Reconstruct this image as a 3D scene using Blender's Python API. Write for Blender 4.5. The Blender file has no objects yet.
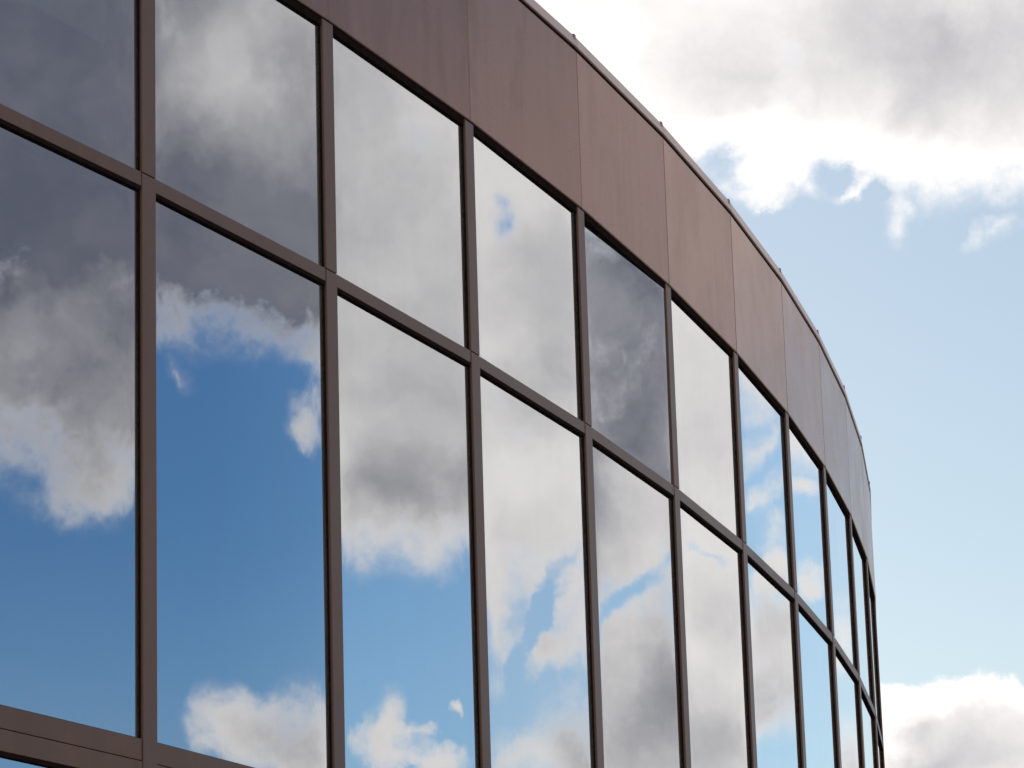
import bpy, bmesh, math, random
from mathutils import Matrix, Vector, Euler
import math
# ---- facade plan, fitted to the building: a polygon on a circle, 1.5 m panels ----
CAM_Z = 1.6
FOCAL_PX, PITCH, ROLL = 3536.5, 0.2669, -0.0305
CX, CY, RAD, A0 = -39.947, 32.479, 43.059, -0.4624
STEP = 2 * math.asin(0.75 / RAD)
PANEL = 1.5
MW = 0.100                                  # mullion face width
Z_HEAD, Z_T1T, Z_T1B, Z_T2T = CAM_Z + 5.686, CAM_Z + 4.530, CAM_Z + 4.471, CAM_Z + 2.272
Z_T2B = Z_T2T - 0.165
Z_FT = CAM_Z + 6.550                         # top of the fascia panels
Z_SILL = 0.55
REVEAL = 0.0185                              # glass set back from the mullion faces
FIRST, LAST = -5, 14                        # panels FIRST..LAST-1
# how far each pane sits out of true (degrees: about the vertical, about the horizontal)
PANE_TILT = {(3, 'upper'): (-0.85, 0.1), (-1, 'upper'): (0.05, -0.1), (0, 'upper'): (0.05, 0.05), (2, 'upper'): (0.12, 0.1),
             (4, 'upper'): (-0.05, 0.1)}
def vertex(k, off=0.0):
    a = A0 + k * STEP
    return (CX + (RAD + off) * math.cos(a), CY + (RAD + off) * math.sin(a))
def panel_frame(k):
    (x0, y0), (x1, y1) = vertex(k), vertex(k + 1)
    return ((x0 + x1) / 2, (y0 + y1) / 2, math.atan2(y1 - y0, x1 - x0))
# clouds of the day and one bank added for the fascia: kind (c cloud, h gap, t grey underside), azimuth and elevation of the middle, half width and half height, tilt (degrees), weight
CLOUDS = [
    ('c', 62.05, 18.99, 4.759, 5.949, 179.4, 3.92),
    ('c', 61.79, 13.68, 1.134, 0.891, -179.9, 0.55),
    ('t', 62.4, 20.85, 7.218, 4.156, 179.2, 0.66),
    ('t', 62.3, 21.57, 3.281, 1.531, 179.2, 0.35),
    ('t', 62.54, 16.26, 6.562, 6.124, 179.6, 0.66),
    ('t', 63.12, 16.81, 0.437, 0.875, -165.5, -0.1),
    ('t', 61.96, 16.74, 1.094, 1.312, 179.7, -0.06),
    ('t', 63.21, 17.37, 1.312, 1.094, 179.3, 0.16),
    ('t', 62.37, 14.81, 2.406, 1.312, 179.9, 0.1),
    ('c', 55.51, 19.15, 5.321, 3.706, -179.7, 3.05),
    ('c', 54.34, 14.7, 0.616, 0.677, -179.1, 0.95),
    ('c', 56.62, 15.4, 0.527, 0.284, -159.7, 0.58),
    ('c', 55.74, 9.57, 0.985, 1.047, -179.0, 0.95),
    ('c', 54.39, 9.11, 1.681, 1.729, -178.8, 1.38),
    ('t', 55.51, 19.15, 9.186, 6.999, -179.7, 0.45),
    ('t', 55.46, 17.49, 5.687, 2.953, -179.7, 0.55),
    ('t', 55.43, 20.47, 1.75, 1.312, -179.9, -0.22),
    ('t', 55.54, 16.25, 4.374, 0.875, -179.5, 0.1),
    ('t', 54.14, 20.54, 1.312, 1.531, -179.5, 0.25),
    ('t', 56.46, 20.39, 1.531, 1.968, 179.7, -0.08),
    ('t', 54.78, 16.57, 2.406, 1.094, -179.3, 0.15),
    ('t', 56.8, 16.26, 0.875, 0.875, -179.9, -0.15),
    ('t', 54.79, 9.47, 1.312, 0.766, -178.9, 0.3),
    ('t', 55.12, 9.64, 2.625, 1.75, -178.9, 0.14),
    ('c', 49.1, 16.87, 5.442, 5.116, -178.9, 4.21),
    ('t', 48.84, 17.02, 6.562, 7.218, -178.8, 0.12),
    ('t', 48.33, 13.77, 2.406, 1.203, -178.6, 0.36),
    ('t', 49.42, 13.28, 1.531, 0.875, -178.8, 0.24),
    ('t', 48.63, 15.16, 1.75, 0.766, -178.7, 0.16),
    ('t', 49.7, 20.59, 1.968, 1.531, -179.2, 0.15),
    ('c', 49.21, 9.89, 0.462, 0.708, -163.7, 0.95),
    ('c', 49.31, 9.25, 0.739, 0.616, -178.6, 0.95),
    ('c', 48.68, 9.51, 0.4, 0.277, -178.5, 0.95),
    ('c', 48.07, 9.86, 0.277, 0.215, -178.4, 0.95),
    ('c', 48.36, 9.1, 0.8, 0.308, -178.5, 0.95),
    ('c', 43.38, 15.21, 4.734, 3.787, 169.6, 3.12),
    ('c', 43.49, 11.29, 0.523, 1.293, -178.4, 0.95),
    ('h', 42.81, 17.84, 0.365, 0.535, -178.4, 0.9),
    ('c', 42.01, 11.41, 1.162, 1.53, -178.1, 0.96),
    ('c', 42.73, 10.95, 0.8, 0.493, -178.2, 0.95),
    ('h', 42.61, 11.59, 1.507, 0.243, 121.9, 1.2),
    ('c', 42.99, 8.93, 1.385, 0.77, -178.3, 0.95),
    ('c', 41.95, 9.35, 1.047, 1.478, -178.1, 0.95),
    ('t', 41.89, 16.23, 1.75, 2.406, -178.2, 0.28),
    ('t', 42.88, 15.03, 1.968, 1.094, -178.2, 0.2),
    ('t', 41.89, 9.19, 0.875, 1.094, -178.1, 0.38),
    ('t', 43.1, 18.37, 1.312, 1.312, -178.5, -0.1),
    ('c', 38.83, 15.71, 1.762, 6.578, -177.9, 1.45),
    ('t', 38.83, 15.71, 2.297, 9.186, -177.9, 0.8),
    ('t', 37.61, 13.37, 1.75, 2.406, -177.9, -0.3),
    ('c', 37.51, 13.85, 2.491, 2.906, 157.1, 2.05),
    ('h', 37.06, 11.86, 1.118, 0.267, 142.2, 0.9),
    ('c', 37.38, 10.85, 1.601, 1.108, -177.9, 0.95),
    ('c', 36.86, 9.47, 2.45, 2.005, -177.9, 1.65),
    ('t', 36.69, 9.46, 1.968, 1.859, -177.9, 0.36),
    ('t', 36.49, 10.82, 0.787, 1.531, -177.8, 0.26),
    ('t', 37.19, 13.35, 2.625, 2.625, -177.8, 0.1),
    ('c', 31.87, 13.3, 3.139, 8.436, -177.5, 2.58),
    ('h', 32.16, 12.57, 0.437, 0.219, -157.6, 0.65),
    ('h', 31.75, 12.32, 0.34, 0.146, -147.5, 0.6),
    ('t', 31.68, 11.51, 1.094, 0.984, -177.6, 0.26),
    ('t', 32.23, 10.89, 0.656, 0.656, -177.7, -0.08),
    ('t', 32.13, 9.44, 1.312, 0.875, -177.8, 0.22),
    ('t', 31.95, 14.87, 3.499, 3.499, -177.6, 0.1),
    ('t', 32.28, 9.77, 1.312, 1.312, -177.8, 0.2),
    ('c', 26.97, 15.93, 1.772, 1.519, -147.1, 1.25),
    ('c', 26.83, 13.54, 0.945, 0.355, 162.7, 0.62),
    ('c', 27.14, 13.24, 0.527, 0.243, 162.6, 0.6),
    ('c', 26.89, 14.23, 0.81, 0.324, 152.7, 0.52),
    ('c', 26.79, 12.85, 0.486, 0.405, -177.3, 0.5),
    ('c', 26.77, 12.31, 0.648, 0.353, 167.7, 1.0),
    ('c', 27.01, 10.92, 1.843, 1.958, -177.5, 1.52),
    ('t', 26.77, 11.48, 0.875, 0.875, -177.4, 0.2),
    ('t', 27.1, 10.69, 0.656, 0.656, -177.5, 0.1),
    ('t', 27.12, 10.2, 1.312, 0.656, -177.6, 0.15),
    ('c', 22.18, 14.35, 1.461, 1.227, -146.9, 1.01),
    ('c', 22.19, 13.19, 0.648, 0.265, -167.1, 1.0),
    ('c', 22.19, 11.88, 0.658, 0.274, 167.7, 1.1),
    ('c', 17.76, 11.04, 0.4, 0.923, -177.2, 0.95),
    ('c', 17.83, 8.87, 0.923, 1.047, -177.4, 0.95),
    ('t', 17.75, 8.86, 0.656, 0.656, -177.4, 0.2),
    ('c', 2.41, 21.25, 3.469, 2.653, -22.5, 2.18),
    ('c', 5.12, 20.47, 4.359, 2.491, -3.5, 2.05),
    ('c', 8.23, 19.88, 4.006, 2.361, -12.6, 1.94),
    ('c', 4.42, 18.61, 1.17, 0.677, -3.2, 0.95),
    ('c', 6.71, 17.9, 0.324, 0.81, -13.9, 0.55),
    ('c', 8.35, 17.16, 0.68, 0.363, 16.0, 0.7),
    ('c', 6.09, 18.19, 0.369, 0.369, -3.7, 0.95),
    ('h', 3.63, 18.78, 0.583, 0.437, -2.9, 1.0),
    ('h', 5.52, 18.48, 0.68, 0.389, -18.5, 0.9),
    ('h', 6.44, 18.17, 0.34, 0.243, -3.8, 0.8),
    ('t', 5.99, 20.64, 4.593, 1.662, -3.9, 0.17),
    ('t', 8.66, 19.91, 4.156, 1.706, -12.8, 0.17),
    ('t', 3.47, 20.07, 1.968, 1.094, -2.9, 0.18),
    ('t', 8.57, 21.03, 6.999, 2.406, -4.9, 0.1),
    ('c', 7.06, 8.7, 3.205, 1.584, -2.8, 3.2),
    ('c', 6.22, 9.43, 0.94, 0.901, -2.8, 2.6),
    ('c', 7.53, 9.68, 1.263, 0.692, -3.0, 2.2),
    ('t', 7.58, 9.26, 1.64, 0.787, -3.0, 0.22),
    ('t', 6.19, 8.9, 1.312, 0.306, -2.7, 0.16),
    ('t', 6.67, 10.08, 2.625, 0.525, -2.9, -0.3),
    ('t', 5.98, 9.39, 0.656, 0.875, -2.7, -0.2),
    ('t', 6.39, 9.48, 0.481, 0.219, -2.8, 0.14),
    ('t', 7.7, 8.67, 1.968, 0.875, -2.9, 0.2),
    ('c', 42.51, 18.19, 2.653, 2.653, -178.4, 2.18),
    ('c', 24, 21.8, 18.06, 6.71, 0.0, 2.0),  # unseen bank, added so the fascia reflects a brighter, warmer sky
    ('c', 55.43, 21.19, 3.455, 1.843, -180.0, 1.52),
    ('c', 4.23, 18.14, 0.729, 0.243, -13.1, 0.55),
    ('c', 5.77, 18.15, 0.567, 0.243, -18.6, 0.55),
    ('t', 37.4, 13.68, 1.312, 1.094, -177.9, 0.12),
    ('t', 42.69, 13.08, 1.094, 0.766, -178.2, 0.12),
    ('t', 42.35, 11.13, 0.656, 0.656, -178.1, 0.1),
    ('t', 6.37, 18.55, 4.374, 0.984, -9.8, -0.26),
    ('t', 4.52, 18.89, 1.312, 0.875, -3.2, -0.15),
    ('t', 1.86, 20.47, 1.531, 1.75, -2.4, -0.2),
]
scene = bpy.context.scene
COL = scene.collection
random.seed(7)

# ------------------------------------------------------------------ helpers
def link(o, parent=None):
    COL.objects.link(o)
    if parent is not None:
        o.parent = parent
    return o

def mesh_obj(name, bm, mats, parent=None, loc=(0, 0, 0), rotz=0.0):
    me = bpy.data.meshes.new(name)
    bmesh.ops.recalc_face_normals(bm, faces=bm.faces)
    bm.to_mesh(me); bm.free()
    for m in (mats if isinstance(mats, (list, tuple)) else [mats]):
        me.materials.append(m)
    o = bpy.data.objects.new(name, me)
    o.location = loc; o.rotation_euler = (0, 0, rotz)
    return link(o, parent)

def empty(name, loc=(0, 0, 0), rotz=0.0, parent=None):
    o = bpy.data.objects.new(name, None)
    o.location = loc; o.rotation_euler = (0, 0, rotz); o.empty_display_size = 0.2
    return link(o, parent)

def box(bm, x0, x1, y0, y1, z0, z1, bevel=0.0, mat=0):
    vs = [bm.verts.new((x, y, z)) for x in (x0, x1) for y in (y0, y1) for z in (z0, z1)]
    f = [(0, 1, 3, 2), (4, 6, 7, 5), (0, 4, 5, 1), (2, 3, 7, 6), (0, 2, 6, 4), (1, 5, 7, 3)]
    fs = [bm.faces.new([vs[i] for i in q]) for q in f]
    for q in fs: q.material_index = mat
    if bevel:
        es = list({e for q in fs for e in q.edges})
        bmesh.ops.bevel(bm, geom=es, offset=bevel, segments=2, affect='EDGES', profile=0.5)
    return bm

def sector(bm, r0, r1, a0, a1, z0, z1, n):
    """a solid slab between two radii and two angles about the plan's centre"""
    rings = []
    for i in range(n + 1):
        a = a0 + (a1 - a0) * i / n
        c, s = math.cos(a), math.sin(a)
        rings.append([bm.verts.new((CX + r * c, CY + r * s, z)) for r, z in ((r0, z0), (r1, z0), (r1, z1), (r0, z1))])
    for i in range(n):
        p, q = rings[i], rings[i + 1]
        for j in range(4):
            bm.faces.new((p[j], p[(j + 1) % 4], q[(j + 1) % 4], q[j]))
    bm.faces.new(rings[0]); bm.faces.new(rings[-1][::-1])
    return bm

# ------------------------------------------------------------------ node helpers
class NT:
    def __init__(self, tree):
        self.t = tree
        self.n = tree.nodes
        self.n.clear()
    def add(self, kind, **kw):
        nd = self.n.new(kind)
        for k, v in kw.items():
            setattr(nd, k, v)
        return nd
    def put(self, nd, key, v):
        s = nd.inputs[key]
        if isinstance(v, bpy.types.NodeSocket):
            self.t.links.new(v, s)
        else:
            s.default_value = v
    def math(self, op, a, b=0.0, c=0.0, clamp=False):
        nd = self.add('ShaderNodeMath', operation=op, use_clamp=clamp)
        for i, v in enumerate((a, b, c)):
            self.put(nd, i, v)
        return nd.outputs[0]
    def vmath(self, op, a, b=(0, 0, 0)):
        nd = self.add('ShaderNodeVectorMath', operation=op)
        self.put(nd, 0, a); self.put(nd, 1, b)
        return nd.outputs['Value'] if op in ('DOT_PRODUCT', 'LENGTH') else nd.outputs['Vector']
    def noise(self, vec, scale, detail=5, rough=0.55, lac=2.0, dist=0.0):
        nd = self.add('ShaderNodeTexNoise')
        self.put(nd, 'Vector', vec); self.put(nd, 'Scale', scale); self.put(nd, 'Detail', detail)
        self.put(nd, 'Roughness', rough); self.put(nd, 'Lacunarity', lac); self.put(nd, 'Distortion', dist)
        return nd
    def smooth(self, v, lo, hi, a=0.0, b=1.0):
        nd = self.add('ShaderNodeMapRange', interpolation_type='SMOOTHSTEP')
        for k, x in (('Value', v), ('From Min', lo), ('From Max', hi), ('To Min', a), ('To Max', b)):
            self.put(nd, k, x)
        return nd.outputs[0]
    def mix(self, fac, a, b, blend='MIX'):
        nd = self.add('ShaderNodeMix', data_type='RGBA', blend_type=blend)
        self.put(nd, 0, fac); self.put(nd, 6, a); self.put(nd, 7, b)
        return nd.outputs[2]

def rgba(r, g, b): return (r, g, b, 1.0)

def material(name):
    m = bpy.data.materials.new(name)
    m.use_nodes = True
    return m, NT(m.node_tree)

def finish(nt, shader):
    out = nt.add('ShaderNodeOutputMaterial')
    nt.t.links.new(shader, out.inputs['Surface'])

# ------------------------------------------------------------------ materials
def bronze(name, base, dark, rough, streak=1.0, spec=0.5, metal=0.0):
    """weathered bronze-brown metal: vertical rain streaks, faint blotches, fine grain"""
    m, nt = material(name)
    geo = nt.add('ShaderNodeTexCoord')
    info = nt.add('ShaderNodeObjectInfo')
    off = nt.add('ShaderNodeCombineXYZ')
    nt.put(off, 0, nt.math('MULTIPLY', info.outputs['Random'], 37.0))
    nt.put(off, 1, nt.math('MULTIPLY', info.outputs['Random'], 11.0))
    p = nt.vmath('ADD', geo.outputs['Object'], off.outputs[0])
    st = nt.noise(nt.vmath('MULTIPLY', p, (14, 14, 0.55)), 1.0, 6, 0.62).outputs[0]
    st2 = nt.noise(nt.vmath('MULTIPLY', p, (46, 46, 1.6)), 1.0, 4, 0.6).outputs[0]
    bl = nt.noise(p, 2.2, 5, 0.6).outputs[0]
    gr = nt.noise(p, 90, 3, 0.6).outputs[0]
    k = nt.math('MULTIPLY_ADD', st, 0.9 * streak, nt.math('MULTIPLY_ADD', st2, 0.35 * streak, nt.math('MULTIPLY', bl, 0.7)))
    k = nt.smooth(k, 0.55 * (0.35 + streak), 1.0 * (0.55 + streak))
    col = nt.mix(k, rgba(*dark), rgba(*base))
    stain = nt.noise(nt.vmath('MULTIPLY', p, (3.0, 3.0, 1.1)), 1.0, 4, 0.6, 2.0, 0.4).outputs[0]
    col = nt.mix(nt.smooth(stain, 0.48, 0.68, 0.0, 0.5 * streak), col, rgba(dark[0] * 0.72, dark[1] * 0.66, dark[2] * 0.64))
    tint = nt.math('MULTIPLY_ADD', info.outputs['Random'], 0.09, 0.93)
    col = nt.mix(1.0, col, tint, 'MULTIPLY')
    bs = nt.add('ShaderNodeBsdfPrincipled')
    nt.put(bs, 'Base Color', col)
    nt.put(bs, 'Roughness', nt.math('MULTIPLY_ADD', bl, 0.18, rough - 0.09))
    nt.put(bs, 'Specular IOR Level', spec); nt.put(bs, 'Metallic', metal)
    nt.put(bs, 'Specular Tint', rgba(1.0, 0.83, 0.74))
    bu = nt.add('ShaderNodeBump')
    nt.put(bu, 'Strength', 0.06); nt.put(bu, 'Distance', 0.02)
    nt.put(bu, 'Height', nt.noise(p, 1.3, 2, 0.5).outputs[0])
    nt.put(bs, 'Normal', bu.outputs[0])
    finish(nt, bs.outputs[0])
    return m

def plain(name, c0, c1, scale, rough, spec=0.5, bump=0.1):
    m, nt = material(name)
    geo = nt.add('ShaderNodeTexCoord')
    n = nt.noise(geo.outputs['Object'], scale, 6, 0.6).outputs[0]
    bs = nt.add('ShaderNodeBsdfPrincipled')
    nt.put(bs, 'Base Color', nt.mix(nt.smooth(n, 0.3, 0.7), rgba(*c0), rgba(*c1)))
    nt.put(bs, 'Roughness', rough); nt.put(bs, 'Specular IOR Level', spec)
    bu = nt.add('ShaderNodeBump'); nt.put(bu, 'Strength', bump); nt.put(bu, 'Distance', 0.02); nt.put(bu, 'Height', n)
    nt.put(bs, 'Normal', bu.outputs[0])
    finish(nt, bs.outputs[0])
    return m

def coated_glass():
    """reflective solar-control glass: the coated outer face mirrors, the rest lets a little light in"""
    m, nt = material('coated_glass')
    geo = nt.add('ShaderNodeTexCoord')
    info = nt.add('ShaderNodeObjectInfo')
    lw = nt.add('ShaderNodeFresnel'); nt.put(lw, 'IOR', 1.5)
    fac = nt.math('MULTIPLY_ADD', lw.outputs[0], 1.0 - GLASS_R0, GLASS_R0, clamp=True)
    off = nt.vmath('ADD', geo.outputs['Object'], nt.vmath('SCALE', (1, 1, 1)))
    sc = nt.add('ShaderNodeVectorMath', operation='SCALE')
    sc.inputs[0].default_value = (31.0, 17.0, 53.0); nt.put(sc, 'Scale', info.outputs['Random'])
    p = nt.vmath('ADD', geo.outputs['Object'], sc.outputs[0])
    sg = nt.add('ShaderNodeSeparateXYZ'); nt.put(sg, 0, geo.outputs['Generated'])
    def rim(c):
        return nt.math('POWER', nt.math('ABSOLUTE', nt.math('MULTIPLY_ADD', c, 2.0, -1.0)), 9.0)
    bow = nt.math('ADD', rim(sg.outputs[0]), rim(sg.outputs[2]))
    wav = nt.noise(p, 1.3, 2.0, 0.45).outputs[0]
    hgt = nt.math('MULTIPLY_ADD', bow, -GLASS_BOW, nt.math('MULTIPLY', wav, GLASS_WAVE))
    bu = nt.add('ShaderNodeBump'); nt.put(bu, 'Strength', 1.0); nt.put(bu, 'Distance', 1.0); nt.put(bu, 'Height', hgt)
    dirt = nt.noise(nt.vmath('MULTIPLY', p, (9, 9, 0.7)), 1.0, 5, 0.6).outputs[0]
    gl = nt.add('ShaderNodeBsdfGlossy'); nt.put(gl, 'Roughness', 0.004)
    nt.put(gl, 'Color', nt.mix(nt.smooth(dirt, 0.35, 0.75), rgba(0.97, 0.985, 1.0), rgba(0.962, 0.977, 0.99)))
    nt.put(gl, 'Normal', bu.outputs[0])
    tr = nt.add('ShaderNodeBsdfTransparent'); nt.put(tr, 'Color', rgba(0.58, 0.60, 0.62))
    df = nt.add('ShaderNodeBsdfDiffuse'); nt.put(df, 'Color', rgba(0.5, 0.5, 0.48))
    through = nt.add('ShaderNodeMixShader'); nt.put(through, 0, nt.smooth(dirt, 0.4, 0.8, 0.004, 0.016))
    nt.t.links.new(tr.outputs[0], through.inputs[1]); nt.t.links.new(df.outputs[0], through.inputs[2])
    mx = nt.add('ShaderNodeMixShader'); nt.put(mx, 0, fac)
    nt.t.links.new(through.outputs[0], mx.inputs[1]); nt.t.links.new(gl.outputs[0], mx.inputs[2])
    # a film of dust, a little heavier along the bottom bead and in the corners
    low = nt.smooth(sg.outputs[2], 0.10, 0.0)
    side = nt.smooth(nt.math('ABSOLUTE', nt.math('MULTIPLY_ADD', sg.outputs[0], 2.0, -1.0)), 0.93, 1.0)
    film = nt.math('MULTIPLY_ADD', nt.math('MAXIMUM', low, side), nt.smooth(dirt, 0.3, 0.7, 0.02, 0.10), nt.smooth(dirt, 0.45, 0.8, 0.004, 0.022))
    fx = nt.add('ShaderNodeMixShader'); nt.put(fx, 0, film)
    nt.t.links.new(mx.outputs[0], fx.inputs[1]); nt.t.links.new(df.outputs[0], fx.inputs[2])
    finish(nt, fx.outputs[0])
    return m

def clear_back():
    m, nt = material('clear_glass_back')
    tr = nt.add('ShaderNodeBsdfTransparent'); nt.put(tr, 'Color', rgba(0.92, 0.95, 0.94))
    finish(nt, tr.outputs[0])
    return m

GLASS_R0, GLASS_WAVE, GLASS_BOW = 0.58, 0.0005, 0.0003
M_FASCIA = bronze('fascia_bronze', (0.285, 0.168, 0.136), (0.215, 0.130, 0.109), 0.26, 1.0, 0.5, 0.75)
M_FRAME = bronze('frame_bronze', (0.150, 0.080, 0.055), (0.112, 0.062, 0.045), 0.46, 0.5, 0.4)
M_COPING = bronze('coping_sky_lit_bronze', (0.62, 0.45, 0.40), (0.50, 0.36, 0.32), 0.40, 0.6)  # paler than the fascia: sky light on the sloped face put into the colour
M_GASKET = plain('black_gasket', (0.013, 0.009, 0.008), (0.019, 0.013, 0.012), 20, 1.0, 0.0)
M_GLASS, M_BACK = coated_glass(), clear_back()
M_CEIL = plain('ceiling_board', (0.24, 0.24, 0.235), (0.28, 0.28, 0.27), 1.5, 0.9, 0.1)
M_SLAB = plain('interior_floor', (0.14, 0.14, 0.145), (0.18, 0.175, 0.17), 2.0, 0.9, 0.1)
M_CORE = plain('interior_wall', (0.14, 0.14, 0.145), (0.17, 0.17, 0.17), 0.8, 0.9, 0.1)
M_BLIND = plain('blind_fabric', (0.66, 0.63, 0.60), (0.74, 0.71, 0.68), 60, 0.9, 0.1)
M_ROOF = plain('roof_membrane', (0.26, 0.26, 0.26), (0.34, 0.34, 0.33), 0.7, 0.9, 0.2)
M_PLINTH = plain('plinth_concrete', (0.27, 0.26, 0.25), (0.36, 0.35, 0.33), 2.5, 0.85, 0.2)
M_STEEL = plain('clip_steel', (0.20, 0.15, 0.14), (0.15, 0.11, 0.10), 30, 0.5)

# ------------------------------------------------------------------ ground
def ground_material():
    m, nt = material('ground_paving')
    geo = nt.add('ShaderNodeTexCoord')
    n1 = nt.noise(geo.outputs['Object'], 0.35, 8, 0.6).outputs[0]
    br = nt.add('ShaderNodeTexBrick')
    nt.put(br, 'Vector', geo.outputs['Object']); nt.put(br, 'Scale', 1.0)
    nt.put(br, 'Color1', rgba(0.25, 0.24, 0.225)); nt.put(br, 'Color2', rgba(0.30, 0.29, 0.27)); nt.put(br, 'Mortar', rgba(0.13, 0.125, 0.12))
    nt.put(br, 'Mortar Size', 0.006); nt.put(br, 'Brick Width', 0.6); nt.put(br, 'Row Height', 0.6)
    bs = nt.add('ShaderNodeBsdfPrincipled')
    nt.put(bs, 'Base Color', nt.mix(1.0, br.outputs[0], nt.smooth(n1, 0.2, 0.8, 0.7, 1.1), 'MULTIPLY'))
    nt.put(bs, 'Roughness', 0.9)
    finish(nt, bs.outputs[0])
    return m
bm = bmesh.new()
g = 3000.0
bm.faces.new([bm.verts.new(v) for v in ((-g, -g, 0), (g, -g, 0), (g, g, 0), (-g, g, 0))])
gr = mesh_obj('ground', bm, ground_material())
gr['kind'] = 'structure'

# ------------------------------------------------------------------ the building
mid = A0 + 5 * STEP
B0 = (CX + RAD * math.cos(mid), CY + RAD * math.sin(mid), 0.0)
BLD = empty('office_building', B0)
BLD['label'] = 'curved office building clad in bronze metal and mirrored glass reflecting the clouds'
BLD['category'] = 'building'
bpy.context.view_layer.update()
INV = Matrix.Translation(Vector(B0)).inverted()
def place(o, x, y, z, rz):
    p = INV @ Vector((x, y, z))
    o.location = p; o.rotation_euler = (0, 0, rz)
    return o
def in_building(o):          # a part whose mesh is written in world coordinates
    o.parent = BLD; o.location = INV.translation
    return o

# --- local frame of a panel: x to the right along the wall, -y outwards, z up from the ground
HW = PANEL / 2 - MW / 2 - 0.0015           # half the clear width between mullions

def frame_mesh(z0, z1, head):
    """black glazing gasket round one pane: a ring standing in the reveal"""
    bm = bmesh.new()
    w, d0, d1 = 0.003, 0.010, 0.085
    box(bm, -HW, -HW + w, d0, d1, z0, z1)
    box(bm, HW - w, HW, d0, d1, z0, z1)
    box(bm, -HW + w, HW - w, d0, d1, z0, z0 + 0.002)
    box(bm, -HW + w, HW - w, 0.004, d1, z1 - head, z1)
    return bm
def pane_mesh(hw, hh):
    bm = bmesh.new()
    box(bm, -hw, hw, 0.0, 0.012, -hh, hh)
    for f in bm.faces:
        f.material_index = 0 if f.calc_center_median().y < 0.001 else 1
    return bm

ROWS = {'upper': (Z_T1T, Z_HEAD, 0.036), 'lower': (Z_T2T, Z_T1B, 0.016), 'ground': (Z_SILL, Z_T2B, 0.016)}
protos = {}
for row, (z0, z1, head) in ROWS.items():
    fo = mesh_obj('window', frame_mesh(0.001, z1 - z0 - 0.001, head), M_GASKET, BLD)
    po = mesh_obj('pane', pane_mesh(HW - 0.0015, (z1 - z0) / 2 - 0.0015), [M_GLASS, M_BACK], fo)
    protos[row] = [fo, po, False]

def window(k, row):
    z0, z1, _ = ROWS[row]
    x, y, a = panel_frame(k)
    fo, po, used = protos[row]
    if used:
        fo = link(fo.copy(), BLD); p2 = link(po.copy(), fo); po = p2
    protos[row][2] = True
    place(fo, x, y, z0, a)
    yaw, tip = PANE_TILT.get((k, row), (0, 0))
    po.location = (0, REVEAL, (z1 - z0) / 2)
    po.rotation_euler = (math.radians(tip), 0, math.radians(yaw))
    return fo

windows = {}
for k in range(FIRST, LAST):
    for row in ROWS:
        windows[k, row] = window(k, row)

# --- mullions: two lengths with a splice at the upper transom
def mullion_mesh():
    bm = bmesh.new()
    h = MW / 2
    for z0, z1 in ((Z_SILL - 0.05, Z_T1T - 0.004), (Z_T1T, Z_HEAD - 0.005)):
        box(bm, -h, h, 0.0, 0.14, z0, z1, 0.003)
        box(bm, -h + 0.02, h - 0.02, 0.01, 0.13, z1 - 0.02, z1 + 0.008)
    return bm
mo = mesh_obj('mullion', mullion_mesh(), M_FRAME, BLD)
for i, k in enumerate(range(FIRST, LAST + 1)):
    o = mo if i == 0 else link(mo.copy(), BLD)
    a = A0 + k * STEP
    x, y = vertex(k)
    place(o, x, y, 0, a + math.pi / 2)

# --- transoms between the mullions
def transom_mesh(z0, z1, seam=None):
    bm = bmesh.new()
    cuts = [z0, z1] if seam is None else [z0, z0 + seam, z1]
    for j, (a, b) in enumerate(zip(cuts[:-1], cuts[1:])):
        box(bm, -HW, HW, 0.002 + 0.002 * j, 0.14, a, b - (0.003 if seam and j == 0 else 0), 0.0025)
    return bm
def dirt_run(k, proto, used, z):
    o = link(proto.copy(), BLD) if used else proto
    x, y, a = panel_frame(k)
    return place(o, x, y, z, a)
def run(name, bm, mat, z=0.0, off=0.0):
    proto = mesh_obj(name, bm, mat, BLD)
    res = []
    for i, k in enumerate(range(FIRST, LAST)):
        o = proto if i == 0 else link(proto.copy(), BLD)
        x, y, a = panel_frame(k)
        res.append(place(o, x, y, z, a))
    return res
run('transom', transom_mesh(0, Z_T1T - Z_T1B), M_FRAME, Z_T1B)
run('transom', transom_mesh(0, Z_T2T - Z_T2B, 0.082), M_FRAME, Z_T2B)
run('sill', transom_mesh(-0.06, 0.0), M_FRAME, Z_SILL)

# --- fascia: one flat metal panel per bay, standing a little proud, with open joints
def fascia_mesh():
    bm = bmesh.new()
    w = PANEL / 2 - 0.0010
    h = Z_FT - Z_HEAD
    box(bm, -w, w, -0.006, 0.10, 0, h, 0.006)
    return bm
run('fascia_panel', fascia_mesh(), M_FASCIA, Z_HEAD)

# --- coping: black strip standing in for the shade of the gap, overhanging cap with a turned-down edge, joint cover clips
def coping_mesh():
    bm = bmesh.new()
    w = PANEL / 2 - 0.002
    prof = [(-0.011, 0.0), (-0.014, 0.003), (-0.008, 0.056), (0.0, 0.063), (0.020, 0.066), (0.30, 0.085), (0.30, 0.02), (0.12, 0.002)]
    e = [[bm.verts.new((x, y, z)) for y, z in prof] for x in (-w, w)]
    n = len(prof)
    for j in range(n):
        bm.faces.new((e[0][j], e[0][(j + 1) % n], e[1][(j + 1) % n], e[1][j]))
    bm.faces.new(e[0]); bm.faces.new(e[1][::-1])
    return bm
copings = run('coping', coping_mesh(), M_COPING, Z_FT + 0.018)
def gap_mesh():
    bm = bmesh.new()
    box(bm, -PANEL / 2, PANEL / 2, -0.002, 0.09, 0, 0.018)
    return bm
run('gap_shade_strip', gap_mesh(), M_GASKET, Z_FT)
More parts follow.
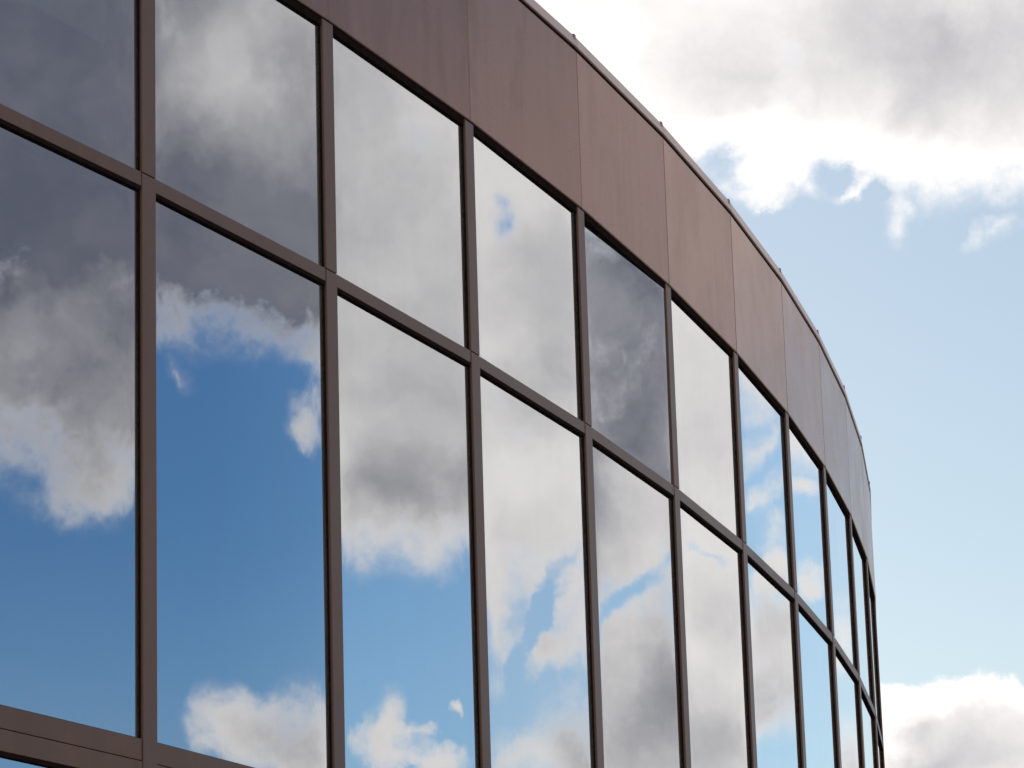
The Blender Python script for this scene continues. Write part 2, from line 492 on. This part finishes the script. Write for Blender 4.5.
def clip_mesh():
    bm = bmesh.new()
    box(bm, -0.014, 0.014, -0.0125, 0.004, 0.040, 0.065, 0.002)
    box(bm, -0.008, 0.008, 0.002, 0.014, 0.060, 0.0675, 0.002)
    return bm
cm = None
for c in copings:
    if cm is None:
        o = cm = mesh_obj('clip', clip_mesh(), M_STEEL, c)
    else:
        o = link(cm.copy(), c)
    o.location = (PANEL / 2 - 0.03, 0, 0)

# --- roller blinds behind some of the upper panes
def blind_mesh(w, drop):
    bm = bmesh.new()
    n = 10
    box(bm, -w, w, 0.0, 0.003, -drop, 0)
    box(bm, -w, w, -0.006, 0.009, -drop - 0.02, -drop - 0.0005, 0.003)
    return bm
for k, wx, dx, drop in ((-1, 0.68, 0.0, 0.56), (0, 0.68, 0.0, 0.60), (3, 0.68, 0.0, 0.60)):
    b = mesh_obj('roller_blind', blind_mesh(wx, drop), M_BLIND, windows[k, 'upper'])
    b.location = (dx, REVEAL + 0.14, Z_HEAD - Z_T1T - 0.02)

# --- slabs, ceiling, core wall, roof and plinth closing the volume
a0, a1 = A0 + FIRST * STEP, A0 + LAST * STEP
N = (LAST - FIRST) * 2
RI = RAD - 7.0
def shell(name, r0, r1, z0, z1, mat):
    o = mesh_obj(name, sector(bmesh.new(), r0, r1, a0, a1, z0, z1, N), mat)
    return in_building(o)
RO = RAD - 0.16
shell('floor_slab', RI, RO, Z_T2B + 0.02, Z_T2T - 0.03, M_SLAB)
shell('ceiling', RI, RO, Z_HEAD + 0.12, Z_HEAD + 0.16, M_CEIL)
shell('ceiling', RI, RO, Z_T2B - 0.30, Z_T2B - 0.26, M_CEIL)
shell('roof', RI - 6, RAD - 0.14, Z_FT - 0.10, Z_FT + 0.005, M_ROOF)
shell('core_wall', RI - 0.3, RI - 0.01, 0.0, Z_FT - 0.11, M_CORE)
shell('plinth', RI, RAD - 0.13, 0.0, Z_SILL - 0.065, M_PLINTH)
for ang in (a0, a1):
    s = -1 if ang == a0 else 1
    o = mesh_obj('end_wall', sector(bmesh.new(), RI, RAD - 0.05, ang + s * 0.0016, ang + s * 0.0080, 0.0, Z_FT - 0.11, 1), M_FASCIA)
    in_building(o)

# ------------------------------------------------------------------ sky
SUN_AZ, SUN_EL = math.radians(-28.0), math.radians(42.0)
sun_dir = Vector((math.sin(SUN_AZ) * math.cos(SUN_EL), math.cos(SUN_AZ) * math.cos(SUN_EL), math.sin(SUN_EL)))
W = bpy.data.worlds.new('World')
scene.world = W
W.cycles.sampling_method = 'NONE'
W.use_nodes = True
nt = NT(W.node_tree)
STR = 0.10
tc = nt.add('ShaderNodeTexCoord')
d = tc.outputs['Generated']
sky = nt.add('ShaderNodeTexSky', sky_type='NISHITA', sun_disc=False)
sky.sun_elevation = SUN_EL; sky.sun_rotation = SUN_AZ
sky.air_density, sky.dust_density, sky.ozone_density, sky.altitude = 1.0, 1.0, 1.5, 100

# the air's fine structure: three octaves of drift push the cloud outlines about
w1 = nt.noise(d, 20, 3, 0.55)
w2 = nt.noise(d, 110, 4, 0.62)
def centred(nd, amp):
    s = nt.vmath('SUBTRACT', nd.outputs['Color'], (0.5, 0.5, 0.5))
    m = nt.add('ShaderNodeVectorMath', operation='SCALE'); nt.put(m, 0, s); nt.put(m, 'Scale', amp)
    return m.outputs[0]
dw = nt.vmath('ADD', d, nt.vmath('ADD', centred(w1, 0.026), centred(w2, 0.011)))

acc = {'c': None, 'h': None, 't': None}
def az_el(v):
    sp_ = nt.add('ShaderNodeSeparateXYZ'); nt.put(sp_, 0, v)
    az = nt.math('ARCTAN2', sp_.outputs[0], sp_.outputs[1])
    el = nt.math('ARCSINE', sp_.outputs[2])
    cb = nt.add('ShaderNodeCombineXYZ'); nt.put(cb, 0, az); nt.put(cb, 1, el)
    return cb.outputs[0]
q0, q1 = az_el(d), az_el(dw)
for kind, az, el, rx, ry, tilt, wt in CLOUDS:
    src = q1
    ce = math.cos(math.radians(el))
    if abs(tilt) < 6:
        sx, sy = ce / math.radians(rx), 1.0 / math.radians(ry)
        ma = nt.add('ShaderNodeVectorMath', operation='MULTIPLY_ADD')
        nt.put(ma, 0, src)
        ma.inputs[1].default_value = (sx, sy, 0)
        ma.inputs[2].default_value = (-math.radians(az) * sx, -math.radians(el) * sy, 0)
        p = ma.outputs[0]
    else:
        mp = nt.add('ShaderNodeMapping', vector_type='TEXTURE')
        nt.put(mp, 'Vector', src)
        mp.inputs['Location'].default_value = (math.radians(az), math.radians(el), 0)
        mp.inputs['Rotation'].default_value = (0, 0, math.radians(tilt))
        mp.inputs['Scale'].default_value = (math.radians(rx) / ce, math.radians(ry), 1.0)
        p = mp.outputs[0]
    gd = nt.add('ShaderNodeTexGradient', gradient_type='SPHERICAL')
    nt.put(gd, 'Vector', p)
    prev = acc[kind]
    v = nt.smooth(gd.outputs['Fac'], 0.0, 0.85) if kind == 't' else gd.outputs['Fac']
    acc[kind] = nt.math('MULTIPLY_ADD', v, wt, 0.0 if prev is None else prev)

fbm = nt.noise(d, 42, 9, 0.62).outputs[0]
fbm2 = nt.noise(dw, 16, 8, 0.56).outputs[0]
# unseen clouds added over the rest of the sky to neutralise its blue light
qs = nt.add('ShaderNodeSeparateXYZ'); nt.put(qs, 0, q0)
AZ, EL = qs.outputs[0], qs.outputs[1]
amb = nt.noise(d, 2.6, 9, 0.55).outputs[0]
rad_ = math.radians
away = nt.math('MAXIMUM', nt.math('MAXIMUM', nt.smooth(AZ, rad_(72), rad_(90)), nt.smooth(AZ, rad_(-12), rad_(-25))), nt.smooth(EL, rad_(23), rad_(27)))
amb = nt.math('MULTIPLY', nt.smooth(amb, 0.40, 0.54), away)

C = nt.math('MINIMUM', nt.math('ADD', acc['c'], amb), 1.25)
F = nt.math('SUBTRACT', C, acc['h'])
F = nt.math('ADD', F, nt.math('MULTIPLY', nt.math('MULTIPLY', nt.math('SUBTRACT', fbm, 0.5), nt.smooth(C, 0.0, 0.45)), 2.05))
cover = nt.smooth(F, 0.02, 1.06)
tone = nt.math('ADD', acc['t'], nt.math('MULTIPLY_ADD', nt.math('SUBTRACT', fbm2, 0.5), 0.72, 0.14))
tone = nt.math('MULTIPLY_ADD', nt.math('SUBTRACT', fbm, 0.5), 0.22, tone)
tone = nt.math('MULTIPLY', nt.math('MAXIMUM', tone, 0.0), nt.smooth(F, 0.4, 1.15, 0.35, 1.0))
tone = nt.math('MULTIPLY', nt.math('MINIMUM', tone, 1.0), nt.smooth(fbm2, 0.3, 0.7, 0.86, 1.0))
WHITE, GREY = (1.15, 1.105, 1.075), (0.152, 0.167, 0.226)
s = 1.0 / STR
cloud = nt.mix(tone, rgba(*[v * s for v in WHITE]), rgba(*[v * s for v in GREY]))
# clear air: paler and warmer towards the sun, deeper blue away from it
ramp = nt.add('ShaderNodeValToRGB')
nt.put(ramp, 0, nt.math('MULTIPLY', AZ, 1.0 / rad_(90)))
GAIN = ((9, (1.39, 1.30, 1.11)), (15, (1.75, 1.62, 1.38)), (25, (1.62, 1.75, 1.68)), (43, (1.7, 1.8, 1.8)), (49, (1.05, 1.45, 1.7)), (56, (0.54, 0.90, 1.24)), (64, (0.54, 0.88, 1.20)), (88, (0.9, 1.1, 1.2)))
els = ramp.color_ramp.elements
while len(els) < len(GAIN):
    els.new(0.5)
for e_, (az, g3) in zip(els, GAIN):
    e_.position = max(0.0, az / 90.0)
for e_, (az, g3) in zip(els, GAIN):
    e_.color = rgba(*[v / 2 for v in g3])
low = nt.math('MULTIPLY', nt.math('MULTIPLY', nt.smooth(EL, rad_(14), rad_(8.5)), nt.smooth(EL, rad_(2), rad_(7))), nt.smooth(AZ, rad_(44), rad_(54)))
gain = nt.mix(nt.smooth(EL, rad_(8), rad_(2)), ramp.outputs[0], rgba(0.42, 0.50, 0.58))
blue = nt.mix(1.0, sky.outputs[0], gain, 'MULTIPLY')
blue = nt.mix(1.0, blue, nt.mix(low, rgba(2, 2, 2), rgba(3.1, 2.6, 2.3)), 'MULTIPLY')
col = nt.mix(cover, blue, cloud)
bg = nt.add('ShaderNodeBackground')
nt.put(bg, 'Color', col); nt.put(bg, 'Strength', STR)
out = nt.add('ShaderNodeOutputWorld')
nt.t.links.new(bg.outputs[0], out.inputs['Surface'])

sl = bpy.data.lights.new('sun', 'SUN')
sl.energy = 3.0; sl.angle = math.radians(0.53); sl.color = (1.0, 0.95, 0.88)
so = link(bpy.data.objects.new('sun', sl))
so.rotation_euler = sun_dir.to_track_quat('Z', 'Y').to_euler()
so.location = sun_dir * 60

# ------------------------------------------------------------------ camera
cam = bpy.data.cameras.new('camera')
cam.sensor_fit = 'HORIZONTAL'; cam.sensor_width = 36.0
cam.lens = FOCAL_PX / 1024 * 36.0
cam.clip_start, cam.clip_end = 0.1, 10000
co = link(bpy.data.objects.new('camera', cam))
cp, sp = math.cos(PITCH), math.sin(PITCH)
cr, sr = math.cos(ROLL), math.sin(ROLL)
right, up, fwd = Vector((1, 0, 0)), Vector((0, -sp, cp)), Vector((0, cp, sp))
X, Y = right * cr + up * sr, right * -sr + up * cr
m = Matrix((X, Y, -fwd)).transposed().to_4x4()
m.translation = (0, 0, CAM_Z)
co.matrix_world = m
scene.camera = co

vs = scene.view_settings
vs.view_transform = 'Standard'; vs.look = 'None'; vs.exposure = 0.0; vs.gamma = 1.0; vs.use_curve_mapping = False
scene.cycles.max_bounces = 5
scene.cycles.diffuse_bounces = 2
scene.cycles.glossy_bounces = 3
scene.cycles.transparent_max_bounces = 12
scene.cycles.use_denoising = True
